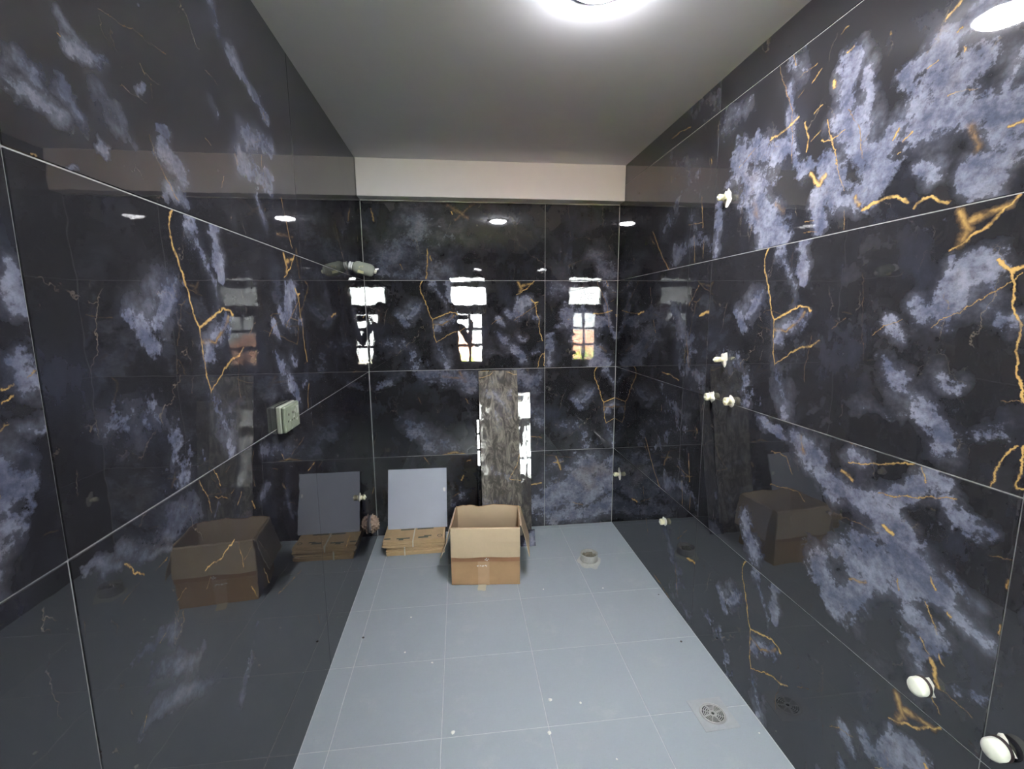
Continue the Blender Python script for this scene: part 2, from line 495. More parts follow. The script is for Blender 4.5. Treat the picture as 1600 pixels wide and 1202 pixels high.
      ([(0.188,1.051),(0.226,1.063)],0.0018,0.5),
      ([(0.25,0.92),(0.252,0.903)],0.0024,0.7),
      ([(1.082,0.33),(1.093,0.282)],0.0036,0.7),
      ([(0.625,0.894),(0.688,0.802)],0.0026,0.4),
      ([(0.362,1.177),(0.387,1.125),(0.403,1.082)],0.0022,0.7),
      ([(0.432,1.177),(0.452,1.13)],0.002,0.9),
      ([(0.481,1.151),(0.505,1.16)],0.0021,0.6),
      ([(0.528,1.043),(0.555,1.069)],0.0033,0.75),
      ([(0.497,1.091),(0.511,1.094)],0.0028,0.8),
      ([(0.422,1.111),(0.478,1.084)],0.004,0.5),
      ([(0.608,1.019),(0.621,0.994)],0.0054,0.7),
      ([(0.647,1.162),(0.629,1.118),(0.635,1.058)],0.002,0.5),
      ([(0.848,1.09),(0.87,1.061),(0.923,1.054)],0.0027,0.7),
      ([(0.938,1.06),(1.079,1.085)],0.0024,0.6),
      ([(1.093,0.945),(1.173,0.95)],0.0064,0.8)],
  ),
  'G': dict(
    c=[([(0.756,0.561),(1.057,0.378)],0.0773,0.4),
      ([(0.862,0.061),(1.061,0.117)],0.0515,0.6),
      ([(1.004,0.208),(1.199,0.063)],0.0358,0.5),
      ([(0.863,0.334),(0.73,0.21)],0.0503,0.5)],
    g=[([(0.564,0.232),(0.64,0.143),(0.712,0.066),(0.786,0.002)],0.0157,0.5),
      ([(0.531,0.202),(0.606,0.148)],0.029,0.35),
      ([(1.093,0.291),(1.114,0.153)],0.0057,0.6),
      ([(1.041,0.132),(1.059,0.002)],0.0047,0.6),
      ([(1.132,0.095),(1.129,0.017)],0.0057,0.6),
      ([(1.155,0.435),(1.162,0.412)],0.0065,0.7),
      ([(0.765,0.471),(0.773,0.444)],0.0052,0.6),
      ([(1.083,0.66),(1.11,0.608)],0.0066,0.6),
      ([(0.981,0.189),(1.112,0.176)],0.0048,0.5)],
  ),
  'K': dict(
    c=[([(0.855,0.396),(1.065,0.23)],0.0681,0.65),
      ([(0.968,0.131),(1.179,0.067)],0.0665,0.5),
      ([(0.56,0.308),(0.608,0.188)],0.0277,0.4),
      ([(0.142,0.648),(0.391,0.402)],0.0518,0.3)],
    g=[([(0.386,0.367),(0.475,0.382)],0.013,0.8),
      ([(1.13,0.361),(1.203,0.379)],0.0121,0.95),
      ([(0.755,0.052),(0.858,0.05),(0.955,0.033)],0.0087,0.6),
      ([(0.799,-0.001),(0.801,-0.088),(0.784,-0.188)],0.0058,0.55),
      ([(1.021,0.406),(1.11,0.5)],0.0051,0.5),
      ([(0.613,0.339),(0.655,0.266)],0.0075,0.5),
      ([(0.559,0.52),(0.572,0.46)],0.006,0.5),
      ([(0.29,0.569),(0.714,0.554)],0.005,0.3),
      ([(1.009,0.265),(1.051,0.114)],0.0181,0.35)],
  ),
  'H': dict(
    c=[([(0.175,0.157),(0.367,0.355)],0.1218,0.62),
      ([(0.42,0.097),(0.481,0.035)],0.0772,0.6),
      ([(0.396,0.28),(0.63,0.283)],0.091,0.4),
      ([(1.577,0.166),(1.648,0.038)],0.072,0.75),
      ([(0.231,0.035),(0.418,0.035)],0.0463,0.6)],
    g=[([(0.068,0.447),(0.082,0.374)],0.0133,0.6),
      ([(0.557,0.478),(0.68,0.405)],0.0359,0.34),
      ([(0.721,0.493),(0.601,0.389)],0.024,0.33),
      ([(0.416,0.204),(0.408,0.112),(0.402,0.012)],0.0107,0.75),
      ([(0.43,0.159),(0.437,0.128)],0.0123,0.6),
      ([(0.579,0.441),(0.586,0.426)],0.009,0.9),
      ([(0.234,0.104),(0.251,0.073)],0.0092,0.6),
      ([(1.359,0.101),(1.594,0.183)],0.0048,0.3)],
  ),
  'J': dict(
    c=[([(0.364,0.579),(0.607,0.557),(0.689,0.496)],0.0627,0.85),
      ([(1.008,0.573),(1.109,0.486)],0.0676,0.8),
      ([(1.075,0.521),(1.161,0.57)],0.0578,0.7),
      ([(0.253,0.222),(0.379,0.097)],0.0765,0.7),
      ([(1.075,0.349),(1.178,0.224)],0.0588,0.6),
      ([(0.073,0.511),(0.203,0.574)],0.0329,0.5),
      ([(0.378,0.045),(0.512,0.074)],0.0694,0.5)],
    g=[([(0.468,-0.003),(0.561,0.016),(0.644,-0.005)],0.0175,0.7),
      ([(0.608,0.582),(0.639,0.522)],0.0366,0.4),
      ([(0.645,0.396),(0.669,0.358)],0.0068,0.6),
      ([(0.317,0.414),(0.337,0.371)],0.0067,0.5),
      ([(0.493,0.559),(0.623,0.54)],0.0233,0.4),
      ([(1.074,0.175),(1.1,0.068)],0.0123,0.6),
      ([(1.092,0.113),(1.179,0.1)],0.0088,0.5)],
  ),
  'M': dict(
    c=[([(1.216,0.185),(1.359,0.288)],0.1114,0.95),
      ([(1.377,0.25),(1.519,0.409)],0.1206,1.05),
      ([(1.522,0.243),(1.685,0.346)],0.112,0.95),
      ([(1.27,0.07),(1.47,0.096)],0.0751,0.8),
      ([(1.562,0.09),(1.708,0.157)],0.0852,0.9),
      ([(1.65,0.236),(1.682,0.457)],0.075,0.7),
      ([(0.551,0.222),(0.621,0.291)],0.0452,0.5),
      ([(1.197,0.406),(1.285,0.493)],0.0546,0.5)],
    g=[([(1.1,0.329),(1.179,0.334)],0.011,0.9),
      ([(1.285,0.529),(1.307,0.474),(1.321,0.428)],0.0144,0.7),
      ([(1.268,0.485),(1.339,0.491)],0.0109,0.6),
      ([(1.179,0.552),(1.41,0.515)],0.0054,0.4),
      ([(0.598,0.382),(0.615,0.417)],0.0125,0.8),
      ([(0.643,0.522),(0.669,0.53)],0.0088,0.7),
      ([(0.535,0.268),(0.587,0.293)],0.009,0.4),
      ([(1.414,0.174),(1.487,0.151)],0.0094,0.5),
      ([(0.343,0.567),(0.374,0.516)],0.0087,0.5)],
  ),
}


# ------------------------------------------------------------------ materials
MB = {k: marble(k, i + 1, streak=(2.2 if k in 'GKF' else 1.0)) for i, k in enumerate(FACES)}
MB['A_dusty'] = marble('A', 21, film=1.0)
MB['K_dusty'] = marble('K', 22, film=.45)
M_GROUT = plain('pale_grout', (.36, .36, .352), .9, .2, var=.2, scale=40)
M_PLASTER = plain('white_ceiling_paint', (.875, .865, .93), .85, .2, var=.03, scale=8)
M_BEAM = plain('white_beam_plaster', (.84, .80, .785), .85, .2, var=.04, scale=8)
M_CAULK = plain('white_caulk', (.62, .62, .58), .7, .3, var=.15, scale=60)
M_FGROUT = plain('floor_grout', (.56, .58, .59), .9, .2, var=.25, scale=30)
def floor_mat():
    m, nt, p = new_mat('blue_grey_floor_tile'); T = NT(nt)
    c = T.coord('Object'); r = T.rand()
    P = T.vec('ADD', c, T.vec('SCALE', (7.1, 3.3, 1.7), None, r))
    base = T.mix(T.noise(P, 2.5, 4, .6), (.33, .378, .420, 1), (.378, .422, .460, 1))
    base = T.mix(T.smooth(r, 0, 1, 0, .25), base, (.40, .43, .46, 1))
    dust = T.smooth(T.noise(P, 6, 8, .72), .52, .80, 0, .45)
    base = T.mix(dust, base, (.50, .51, .51, 1))
    spk = T.smooth(T.noise(P, 130, 2, .5), .70, .76, 0, .35)
    base = T.mix(spk, base, (.30, .30, .30, 1))
    T.put(p.inputs['Base Color'], base)
    p.inputs['Roughness'].default_value = .42
    p.inputs['Specular IOR Level'].default_value = .4
    T.put(p.inputs['Normal'], T.bump(T.noise(P, 220, 2, .5), .08, .0006))
    return m
M_FLOOR = floor_mat()
M_KRAFT = plain('kraft_outside', (.405, .255, .14), .8, .25, var=.14, scale=14, bump=.15)
M_KRAFT_IN = plain('kraft_inside', (.56, .44, .30), .85, .2, var=.09, scale=16, bump=.15)
M_TAPE = plain('brown_packing_tape', (.33, .165, .085), .35, .5, var=.15, scale=25)
M_CREAM = plain('cream_paper', (.60, .56, .42), .8, .2, var=.12, scale=40)
M_CARTON = plain('tile_carton', (.56, .40, .235), .85, .2, var=.16, scale=22, bump=.1)
M_INK = plain('faded_green_print', (.15, .15, .115), .8, .2, var=.3, scale=90)
M_STRAP = plain('white_plastic_strap', (.66, .62, .50), .5, .4, var=.1, scale=60)
M_WHITE_TILE = plain('pale_blue_grey_tile', (.44, .475, .555), .5, .35, var=.04, scale=6)
M_SMEAR = plain('white_cement_smear', (.80, .80, .78), .9, .2, var=.1)
M_CPVC = plain('cream_cpvc', (.80, .75, .52), .4, .5, var=.06, scale=60)
M_CPVC2 = plain('white_cpvc_plug', (.84, .84, .72), .35, .5, var=.05, scale=60)
M_PUTTY = plain('white_putty', (.66, .63, .56), .95, .1, var=.3, scale=120, bump=.5)
M_DARK = plain('dark_rubber', (.03, .018, .02), .6, .4, var=.2)
M_PVC = plain('grey_pvc', (.33, .33, .31), .5, .4, var=.25, scale=60)
M_GRIT = plain('cement_grit', (.19, .175, .14), .95, .1, var=.7, scale=160, bump=.6)
M_STEEL = plain('dull_steel', (.50, .51, .49), .42, .5, metal=.45, var=.2, scale=70)
M_HOLE = plain('drain_dark', (.045, .05, .05), .8, .2, var=.3)
M_DRAINPLATE = plain('drain_tile_cut', (.40, .425, .44), .5, .35, var=.14, scale=30)
M_SWITCH = plain('grey_switch_plastic', (.22, .25, .185), .4, .5, var=.06, scale=30)
M_SWITCH2 = plain('pale_switch_rim', (.34, .36, .30), .4, .5, var=.05, scale=30)
M_FILM = plain('crinkled_clear_film', (.72, .74, .68), .2, .6, var=.15, scale=90)
M_BRICKY = plain('crumpled_beige_wrap', (.40, .29, .22), .9, .2, var=.35, scale=55, bump=.6)
M_TILE_EDGE = plain('tile_body_edge', (.26, .25, .225), .7, .3, var=.25, scale=60)
M_FRAME = plain('grey_window_frame', (.30, .285, .285), .55, .4, var=.08, scale=20)
M_BAR = plain('dark_window_bar', (.10, .085, .08), .55, .4, var=.1, scale=20)
M_LEAF = plain('garden_leaf', (.30, .46, .05), .7, .3, var=.6, scale=9)
M_LAWN = plain('garden_paving', (.50, .47, .40), .9, .2, var=.25, scale=3)
M_HOUSE = plain('peach_house_wall', (.78, .58, .44), .9, .2, var=.1, scale=4)
M_ROOF = plain('house_roof', (.45, .23, .15), .9, .2, var=.2, scale=6)
M_SHUT = plain('house_shutter', (.30, .30, .28), .6, .3, var=.1)
M_CRUMB = plain('cement_crumb', (.80, .80, .74), .9, .2, var=.1)
M_CRUMB_D = plain('dark_crumb', (.12, .11, .11), .9, .2, var=.2)
M_SKIN = plain('skin', (.34, .19, .12), .55, .4, var=.08)
M_SHIRT = plain('dark_shirt', (.012, .012, .014), .9, .2, var=.2)
M_TROUSER = plain('dark_trousers', (.012, .013, .018), .9, .2, var=.2)
M_HAIR = plain('black_hair', (.012, .010, .009), .6, .4, var=.3, scale=120)
M_EYE = plain('eye', (.6, .58, .55), .3, .5, var=.02)
M_LIP = plain('lips', (.28, .11, .09), .5, .4, var=.05)
M_PHONE = plain('black_phone', (.01, .01, .012), .2, .5, var=.05)
M_RIM = plain('white_lamp_rim', (.80, .80, .80), .4, .4, var=.02)

def emit_mat(name, col, s):
    m = bpy.data.materials.new(name); m.use_nodes = True
    nt = m.node_tree; nt.nodes.clear()
    e = nt.nodes.new('ShaderNodeEmission'); o = nt.nodes.new('ShaderNodeOutputMaterial')
    e.inputs[0].default_value = col + (1,); e.inputs[1].default_value = s
    nt.links.new(e.outputs[0], o.inputs[0])
    return m
M_LAMP = emit_mat('led_diffuser_light', (.96, .965, 1.0), LAMP_STRENGTH)

def glass_mat(name, tint=(.93, .95, .93), k=.12):
    m = bpy.data.materials.new(name); m.use_nodes = True
    nt = m.node_tree; nt.nodes.clear(); T = NT(nt)
    tr = nt.nodes.new('ShaderNodeBsdfTransparent'); tr.inputs[0].default_value = tint + (1,)
    gl = nt.nodes.new('ShaderNodeBsdfGlossy'); gl.inputs['Roughness'].default_value = .05
    fr = nt.nodes.new('ShaderNodeFresnel'); fr.inputs[0].default_value = 1.45
    mx = nt.nodes.new('ShaderNodeMixShader'); o = nt.nodes.new('ShaderNodeOutputMaterial')
    nt.links.new(fr.outputs[0], mx.inputs[0]); nt.links.new(tr.outputs[0], mx.inputs[1])
    nt.links.new(gl.outputs[0], mx.inputs[2]); nt.links.new(mx.outputs[0], o.inputs[0])
    return m
M_GLASS = glass_mat('window_glass')
def bottle_mat():
    m, nt, p = new_mat('translucent_greenish_plastic'); T = NT(nt)
    f = T.noise(T.coord(), 40, 4, .6)
    T.put(p.inputs['Base Color'], T.mix(f, (.30, .34, .29, 1), (.44, .46, .38, 1)))
    p.inputs['Roughness'].default_value = .18
    p.inputs['Transmission Weight'].default_value = .25
    return m
M_BOTTLE = bottle_mat()

# ------------------------------------------------------------------ room shell
_tile_cache = {}
def tile_mesh(w, h, t, uv0, mat, bev=.0012, swap=False):
    key = (round(w, 4), round(h, 4), t, uv0, mat.name, swap)
    if key in _tile_cache: return _tile_cache[key]
    g = .0013                                   # half of the joint
    bm = bmesh.new()
    bm_box(bm, (g, 0, g), (w - g, t, h - g), bev)
    me = finish(bm, 'wall_tile')
    uvl = me.uv_layers.new(name='UVMap')
    for poly in me.polygons:
        for li in poly.loop_indices:
            c = me.vertices[me.loops[li].vertex_index].co
            uvl.data[li].uv = ((c.z + uv0[0], c.x + uv0[1]) if swap else (c.x + uv0[0], c.z + uv0[1]))
    me.materials.append(mat)
    _tile_cache[key] = me
    return me

def struct(name, me, mat=None):
    o = link(name, me, None, mat); o['kind'] = 'structure'
    return o

def wall_tiles(wall, origin, rotz, cells, name='wall_tile'):
    """cells = (u0, u1, z0, z1, face, (tile-face u, v of the lower left corner))"""
    R = Matrix.Rotation(rotz, 4, 'Z')
    for u0, u1, z0, z1, face, uv0 in cells:
        me = tile_mesh(u1 - u0, z1 - z0, .008, uv0, MB[face])
        p = Vector(origin) + R @ Vector((u0, 0, z0))
        a = math.radians(random.uniform(-.03, .03)); b = math.radians(random.uniform(-.03, .03))
        o = link(name, me, wall, None, p, (a, 0, rotz + b))

GS = .0020      # grout sits this far behind the tile faces
T_ = .15
# floor
floor = struct('floor', box_mesh('floor', (-T_, REAR - T_, -.12), (W + T_, T_, -.0012)), M_FGROUT)
fx = [0, .1035, .5055, .908, 1.3105, W]
fy = [0, -.048, -.45, -.8517, -1.2534, -1.6551, -2.0568, -2.4585, -2.8602, -3.2619, -3.6636, -4.0653, REAR]
_fc = {}
for i in range(len(fx) - 1):
    for j in range(len(fy) - 1):
        w, d = fx[i + 1] - fx[i], fy[j] - fy[j + 1]
        key = (round(w, 4), round(d, 4))
        if key not in _fc:
            _fc[key] = box_mesh('floor_tile', (.0013, -d + .0013, -.010), (w - .0013, -.0013, 0), .001)
        o = link('floor_tile', _fc[key], floor, M_FLOOR, (fx[i], fy[j], random.uniform(-.0004, 0)))
# ceiling and the plaster beam over the back wall
ceiling = struct('ceiling', box_mesh('ceiling', (-T_, REAR - T_, H), (W + T_, T_, H + .12)), M_PLASTER)
BZ = 2.2835
beam = struct('trim_1', box_mesh('beam', (0, -.1, BZ), (W, .12, H), .002), M_BEAM)
tag(beam, 'off-white plaster beam across the top of the back wall')
caulk = struct('trim_2', box_mesh('caulk', (0, -.006, BZ - .007), (W, .004, BZ + .001), .002), M_CAULK)
tag(caulk, 'thin white caulk line under the plaster beam')
for n_, x_ in (('trim_3', .0), ('trim_4', W)):
    o = struct(n_, box_mesh('corner_caulk', (x_ - .0024, -.0024, 0), (x_ + .0024, .0024, BZ), .001), M_GROUT)
    tag(o, 'thin pale grout line in the ' + ('left' if x_ == 0 else 'right') + ' back corner')

# back wall (faces -y)
wb = struct('wall_back', box_mesh('wall_back', (-T_, GS, 0), (W + T_, T_, H)), M_GROUT)
wall_tiles(wb, (0, 0, 0), 0, [
    (0, 1.2004, 0, L3, 'M', (0, 0)), (1.2004, W, 0, L3, 'M', (1.2004, 0)),
    (0, 1.2004, L3, L2, 'J', (0, 0)), (1.2004, W, L3, L2, 'A', (0, 0)),
    (0, 1.2004, L2, L1, 'A', (0, 0)), (1.2004, W, L2, L1, 'B', (0, 0)),
    (0, 1.2004, L1, BZ, 'H', (0, 0)), (1.2004, W, L1, BZ, 'H', (1.2004, 0))])
# right wall (faces -x); u runs towards the camera
wr = struct('wall_right', box_mesh('wall_right', (W + GS, REAR - T_, 0), (W + T_, T_, H)), M_GROUT)
rc = [0, 1.207, 2.415, 3.622, -REAR]
rr = [0, L3, L2, L1, L24, H]
ff = [['G', 'K', 'G', 'K', 'D'], ['A', 'D', 'A', 'B', 'G'], ['K', 'G', 'B', 'A', 'K'], ['F', 'E', 'D', 'E', 'B']]
ff[0] = ['K', 'G', 'K', 'G', 'K']
cells = []
for i in range(4):
    for j in range(5):
        v0 = .6 - (rr[1] - rr[0]) if j == 0 else 0.0
        cells.append((rc[i], rc[i + 1], rr[j], rr[j + 1], ff[i][j], (0, round(v0, 3))))
wall_tiles(wr, (W, 0, 0), -PI / 2, cells)
# left wall (faces +x); u runs towards the back wall
wl = struct('wall_left', box_mesh('wall_left', (-T_, REAR - T_, 0), (-GS, T_, H)), M_GROUT)
lc = [REAR, -3.63, -2.43, -1.2365, 0]
lr = [0, L2, L1, H]
lf = [['D', 'K', 'E'], ['D', 'B', 'E'], ['F', 'A', 'E'], ['K', 'K', 'G']]
wall_tiles(wl, (0, 0, 0), PI / 2, [(lc[i], lc[i + 1], lr[j], lr[j + 1], lf[i][j], (0, 0)) for i in range(4) for j in range(3)])

# rear wall behind the camera with the window opening (seen only in the reflections)
WX0, WX1, WZ0, WZ1 = .49, 1.065, .755, 2.14
wrr = struct('wall_rear', None)
wrr.empty_display_size = .05
for lo, hi in (((-T_, REAR - T_, 0), (WX0, REAR - GS, H)), ((WX1, REAR - T_, 0), (W + T_, REAR - GS, H)),
               ((WX0, REAR - T_, 0), (WX1, REAR - GS, WZ0)), ((WX0, REAR - T_, WZ1), (WX1, REAR - GS, H))):
    link('wall_block', box_mesh('wall_block', lo, hi), wrr, M_GROUT)
cells = []
fr_ = ['K', 'G', 'E', 'H', 'K']
for a, b in ((0, W - WX1), (W - WX0, W)):
    for j in range(5):
        cells.append((a, b, rr[j], rr[j + 1], fr_[j], (round(a, 3), 0)))
cells += [(W - WX1, W - WX0, 0, L3, 'K', (.65, 0)), (W - WX1, W - WX0, L3, WZ0, 'G', (.65, 0)),
          (W - WX1, W - WX0, WZ1, L24, 'H', (.65, .36)), (W - WX1, W - WX0, L24, H, 'K', (.65, 0))]
wall_tiles(wrr, (W, REAR, 0), PI, cells)

# the window in the rear wall
win = empty('window_1', ((WX0 + WX1) / 2, REAR - .04, WZ0)); win['kind'] = 'structure'
ox, oz = -(WX0 + WX1) / 2, -WZ0
def wbar(name, x0, x1, z0, z1, y0=-.03, y1=.03, mat=None, parent=win):
    return link(name, box_mesh(name, (x0 + ox, y0, z0 + oz), (x1 + ox, y1, z1 + oz), .003), parent, mat or M_FRAME)
wbar('window_frame', WX0, WX0 + .012, WZ0, WZ1, -.05, .038)
wbar('window_frame', 1.045, WX1, WZ0, WZ1, -.05, .038)
wbar('window_frame', WX0, WX1, WZ0, .79, -.05, .038)
wbar('window_frame', WX0, WX1, 2.127, WZ1, -.05, .038)
wbar('transom_bar', WX0, WX1, 1.99, 2.082, -.04, .034)
wbar('transom_bar', WX0, WX1, 1.60, 1.712, -.04, .034)
sash = wbar('sash', .502, .60, .79, 1.60)
wbar('sash', .972, 1.045, .79, 1.60)
wbar('sash', .60, .972, .79, .815); wbar('sash', .60, .972, 1.575, 1.60)
wbar('window_bar', .765, .802, .815, 1.575, -.015, .015, M_BAR)
for z_ in (1.062, 1.32):
    wbar('window_bar', .60, .765, z_ - .006, z_ + .032, -.015, .015, M_BAR)
    wbar('window_bar', .802, .972, z_ - .006, z_ + .032, -.015, .015, M_BAR)
zr = [.815, 1.062, 1.088, 1.32, 1.346, 1.575]
for x0, x1 in ((.60, .765), (.802, .972)):
    for k in range(3):
        wbar('pane', x0, x1, zr[2 * k], zr[2 * k + 1], -.003, .003, M_GLASS)
wbar('pane', .502, 1.045, 1.712, 1.99, -.003, .003, M_GLASS)
wbar('pane', .502, 1.045, 2.082, 2.127, -.003, .003, M_GLASS)

# ------------------------------------------------------------------ ceiling light
LX, LY = 1.035, -1.715
t = tag(empty('ceiling_light', (LX, LY, H)), 'round white LED downlight glowing on the ceiling above the drain', 'ceiling light')
link('lamp_rim', lathe_mesh('lamp_rim', [(.098, 0), (.098, -.005), (.092, -.010), (.084, -.010), (.082, -.004)], 40, cap0=False, cap1=False), t, M_RIM)
link('diffuser', lathe_mesh('diffuser', [(.083, -.002), (.083, -.011), (.080, -.016), (.070, -.021), (.045, -.025), (.015, -.0265)], 40), t, M_LAMP)

# ------------------------------------------------------------------ cardboard box
BW_, BD, BH, CT = .392, .305, .352, .004
t = tag(empty('cardboard_box', (.534, -.674, 0), (0, 0, math.radians(-6.2))),
        'open brown cardboard box with flaps folded down standing on the floor', 'box')
def wob(a, s): return a + random.uniform(-s, s)
# body: bottom and four walls as sheets
bm = bmesh.new()
bm_box(bm, (0, 0, .001), (BW_, BD, .005))
link('bottom', finish(bm, 'bottom'), t, M_KRAFT)
def wallsheet(name, p0, p1, z0, z1f, n, m, thick, mat, parent=t):
    g = []
    for i in range(n + 1):
        a = i / n; row = []
        for j in range(m + 1):
            b = j / m
            x = p0[0] + (p1[0] - p0[0]) * a; y = p0[1] + (p1[1] - p0[1]) * a
            row.append((x, y, z0 + (z1f(a) - z0) * b))
        g.append(row)
    return link(name, sheet_mesh(name, g, thick), parent, mat)
wallsheet('front_panel', (0, 0), (BW_, 0), .001, lambda a: BH, 6, 3, CT, M_KRAFT)
wallsheet('side_panel', (0, 0), (0, BD), .001, lambda a: BH, 4, 3, CT, M_KRAFT)
wallsheet('side_panel', (BW_, 0), (BW_, BD), .001, lambda a: BH, 4, 3, CT, M_KRAFT)
prof = [.0, .006, .010, .008, .012, .011, .005, .001, .003, .006, .010, .013, .016, .014, .013, .012, .011, .008, .006, .003, .001]
wallsheet('back_panel', (0, BD), (BW_, BD), .001, lambda a: BH - .004 + prof[min(20, int(a * 20 + .5))], 20, 3, CT, M_KRAFT)
# pale inner liner of the back and sides (the inside face of the board)
wallsheet('inner_face', (.004, BD - .005), (BW_ - .004, BD - .005), .006, lambda a: BH - .006 + prof[min(20, int(a * 20 + .5))], 20, 3, .001, M_KRAFT_IN)
wallsheet('inner_face', (.005, .004), (.005, BD - .004), .006, lambda a: BH - .002, 3, 3, .001, M_KRAFT_IN)
wallsheet('inner_face', (BW_ - .005, .004), (BW_ - .005, BD - .004), .006, lambda a: BH - .002, 3, 3, .001, M_KRAFT_IN)
# front flap folded down over the front, its pale inside facing out
g = []
for i in range(13):
    a = i / 12; x = -.003 + (BW_ + .004) * a
    dz = .175 + .003 * math.sin(a * 9) + random.uniform(-.0012, .0012)
    g.append([(x, -.002, BH + .001), (x, -.010, BH - .004), (x, -.0135, BH - .08), (x, -.0125 - .004 * math.sin(a * 5), BH - dz)])
link('flap', sheet_mesh('flap', g, .004), t, M_KRAFT_IN)
# back flap hanging down behind
g = [[(BW_ * i / 6, BD + .004, BH - .006), (BW_ * i / 6, BD + .012, BH - .012), (BW_ * i / 6, BD + .05, BH - .15)] for i in range(7)]
link('flap', sheet_mesh('flap', g, .004), t, M_KRAFT_IN)
# left and right flaps hanging open
g = []
for i in range(7):
    a = i / 6; y = .004 + (BD - .02) * a
    k = 1 - .06 * a
    g.append([(-.001, y, BH), (-.012, y, BH - .006), (-.030 * k, y + .004, BH - .09), (-.068 * k, y + .01 - .02 * a, BH - .19)])
link('flap', sheet_mesh('flap', g, .004), t, M_KRAFT_IN)
g = []
for i in range(7):
    a = i / 6; y = .03 + (BD - .04) * a
    g.append([(BW_ + .001, y, BH + .002 * a), (BW_ + .012, y, BH - .003), (BW_ + .034, y, BH - .08), (BW_ + .058 + .008 * a, y - .012, BH - .19)])
link('flap', sheet_mesh('flap', g, .004), t, M_KRAFT_IN)
# packing tape band below the flap, seam tape and a tape tail on the floor
link('tape', box_mesh('tape', (.001, -.0048, BH - .205), (BW_ - .001, -.0035, BH - .165), .0003), t, M_TAPE)
link('tape', box_mesh('tape', (.15, -.0052, .002), (.215, -.0042, BH - .205), .0003), t, plain('seam_tape', (.44, .29, .17), .4, .5, var=.15))
bm = bmesh.new()
for k in range(7):
    x = .145 + k * .009; s = random.uniform(.003, .006)
    bm_box(bm, (x, -.0056, .118 + random.uniform(-.004, .004)), (x + s, -.0048, .124 + random.uniform(-.002, .003)))
for x, z in ((.19, .163), (.20, .159), (.208, .166), (.197, .170)):
    bm_box(bm, (x, -.0185, z), (x + .007, -.0172, z + .005))
link('worn_print', finish(bm, 'worn_print'), t, M_SMEAR)['kind'] = 'stuff'
g = [[(x, 0, .006), (x + .001, -.02, .004), (x - .002, -.035, .0025), (x + .004 * math.sin(i), -.056 - (.006 if i == 2 else 0), .0015)] for i, x in enumerate((.150, .168, .182, .196))]
link('tape_tail', sheet_mesh('tape_tail', g, .0008), t, M_CREAM)

# ------------------------------------------------------------------ bundles of flattened cartons
def bundle(name, loc, w, d, n, lh, label, straps, printed, rz=0):
    t = tag(empty(name, loc, (0, 0, rz)), label, 'carton bundle', 'flattened carton bundles')
    for k in range(n):
        ex = random.uniform(-.006, .004); ey = random.uniform(-.006, .004)
        bm = bmesh.new()
        bm_box(bm, (ex, ey, k * lh + .0005), (w + ex, d + ey, (k + 1) * lh - .0008), .0012)
        link('carton_sheet', finish(bm, 'carton_sheet'), t, M_CARTON)
    hh = n * lh
    for s in straps:
        bm = bmesh.new()
        bm_box(bm, (s, -.0105, .0005), (s + .008, -.0090, hh + .0012))
        bm_box(bm, (s, -.0105, hh), (s + .008, d + .006, hh + .0012))
        bm_box(bm, (s, d + .005, .0005), (s + .008, d + .0065, hh + .0012))
        link('strap', finish(bm, 'strap'), t, M_STRAP)
    for (x0, y0, x1, y1) in printed:
        link('printed_mark', box_mesh('printed_mark', (x0, y0, hh - .0007), (x1, y1, hh + .0002)), t, M_INK)
    return t
bundle('carton_bundle', (.103, -.296, 0), .372, .25, 4, .0148, 'lower bundle of flattened brown cartons, slightly narrower, lying on the floor', [.115], [], math.radians(.5))
tb = bundle('carton_bundle', (.083, -.302, .0605), .395, .285, 5, .0082, 'upper bundle of flattened brown cartons with white strap and faded green print', [.19],
       [(.085, .03, .17, .045), (.10, .015, .13, .03), (.225, .03, .29, .05), (.262, .05, .31, .064), (.005, .035, .045, .05), (.10, .155, .19, .172), (.21, .155, .32, .175)], math.radians(.5))
bm = bmesh.new(); lathe(bm, [(.013, .0403), (.0165, .0413), (.017, .0413), (.0175, .0403)], 20, cap0=False, cap1=False)
link('printed_mark', finish(bm, 'ring'), tb, M_INK, (.365, .05, 0))
bm = bmesh.new(); lathe(bm, [(.0001, 0), (.005, .0)], 10, cap0=False); 
for v in bm.verts: v.co = Vector((v.co.x, -.0068, v.co.y + .028))
# pale tile leaning on the wall, standing on the upper bundle
ZB = .1036
th = math.atan2(.118, .382)
t = tag(empty('floor_tile_leaning', (.0925, -.128, ZB), (-th, 0, math.radians(-.8))), 'square pale blue-grey floor tile leaning on the back wall atop cartons', 'tile')
link('tile_slab', box_mesh('tile_slab', (0, 0, 0), (.402, .008, .402), .001), t, M_WHITE_TILE)
bm = bmesh.new(); lathe(bm, [(.004, -.0012), (.011, -.0004), (.013, .0004)], 9, jitter=.5)
for v in bm.verts: v.co = Vector((v.co.x * .8, v.co.z, v.co.y * 1.15))
link('cement_smear', finish(bm, 'cement_smear'), t, M_SMEAR, (.385, 0, .255))

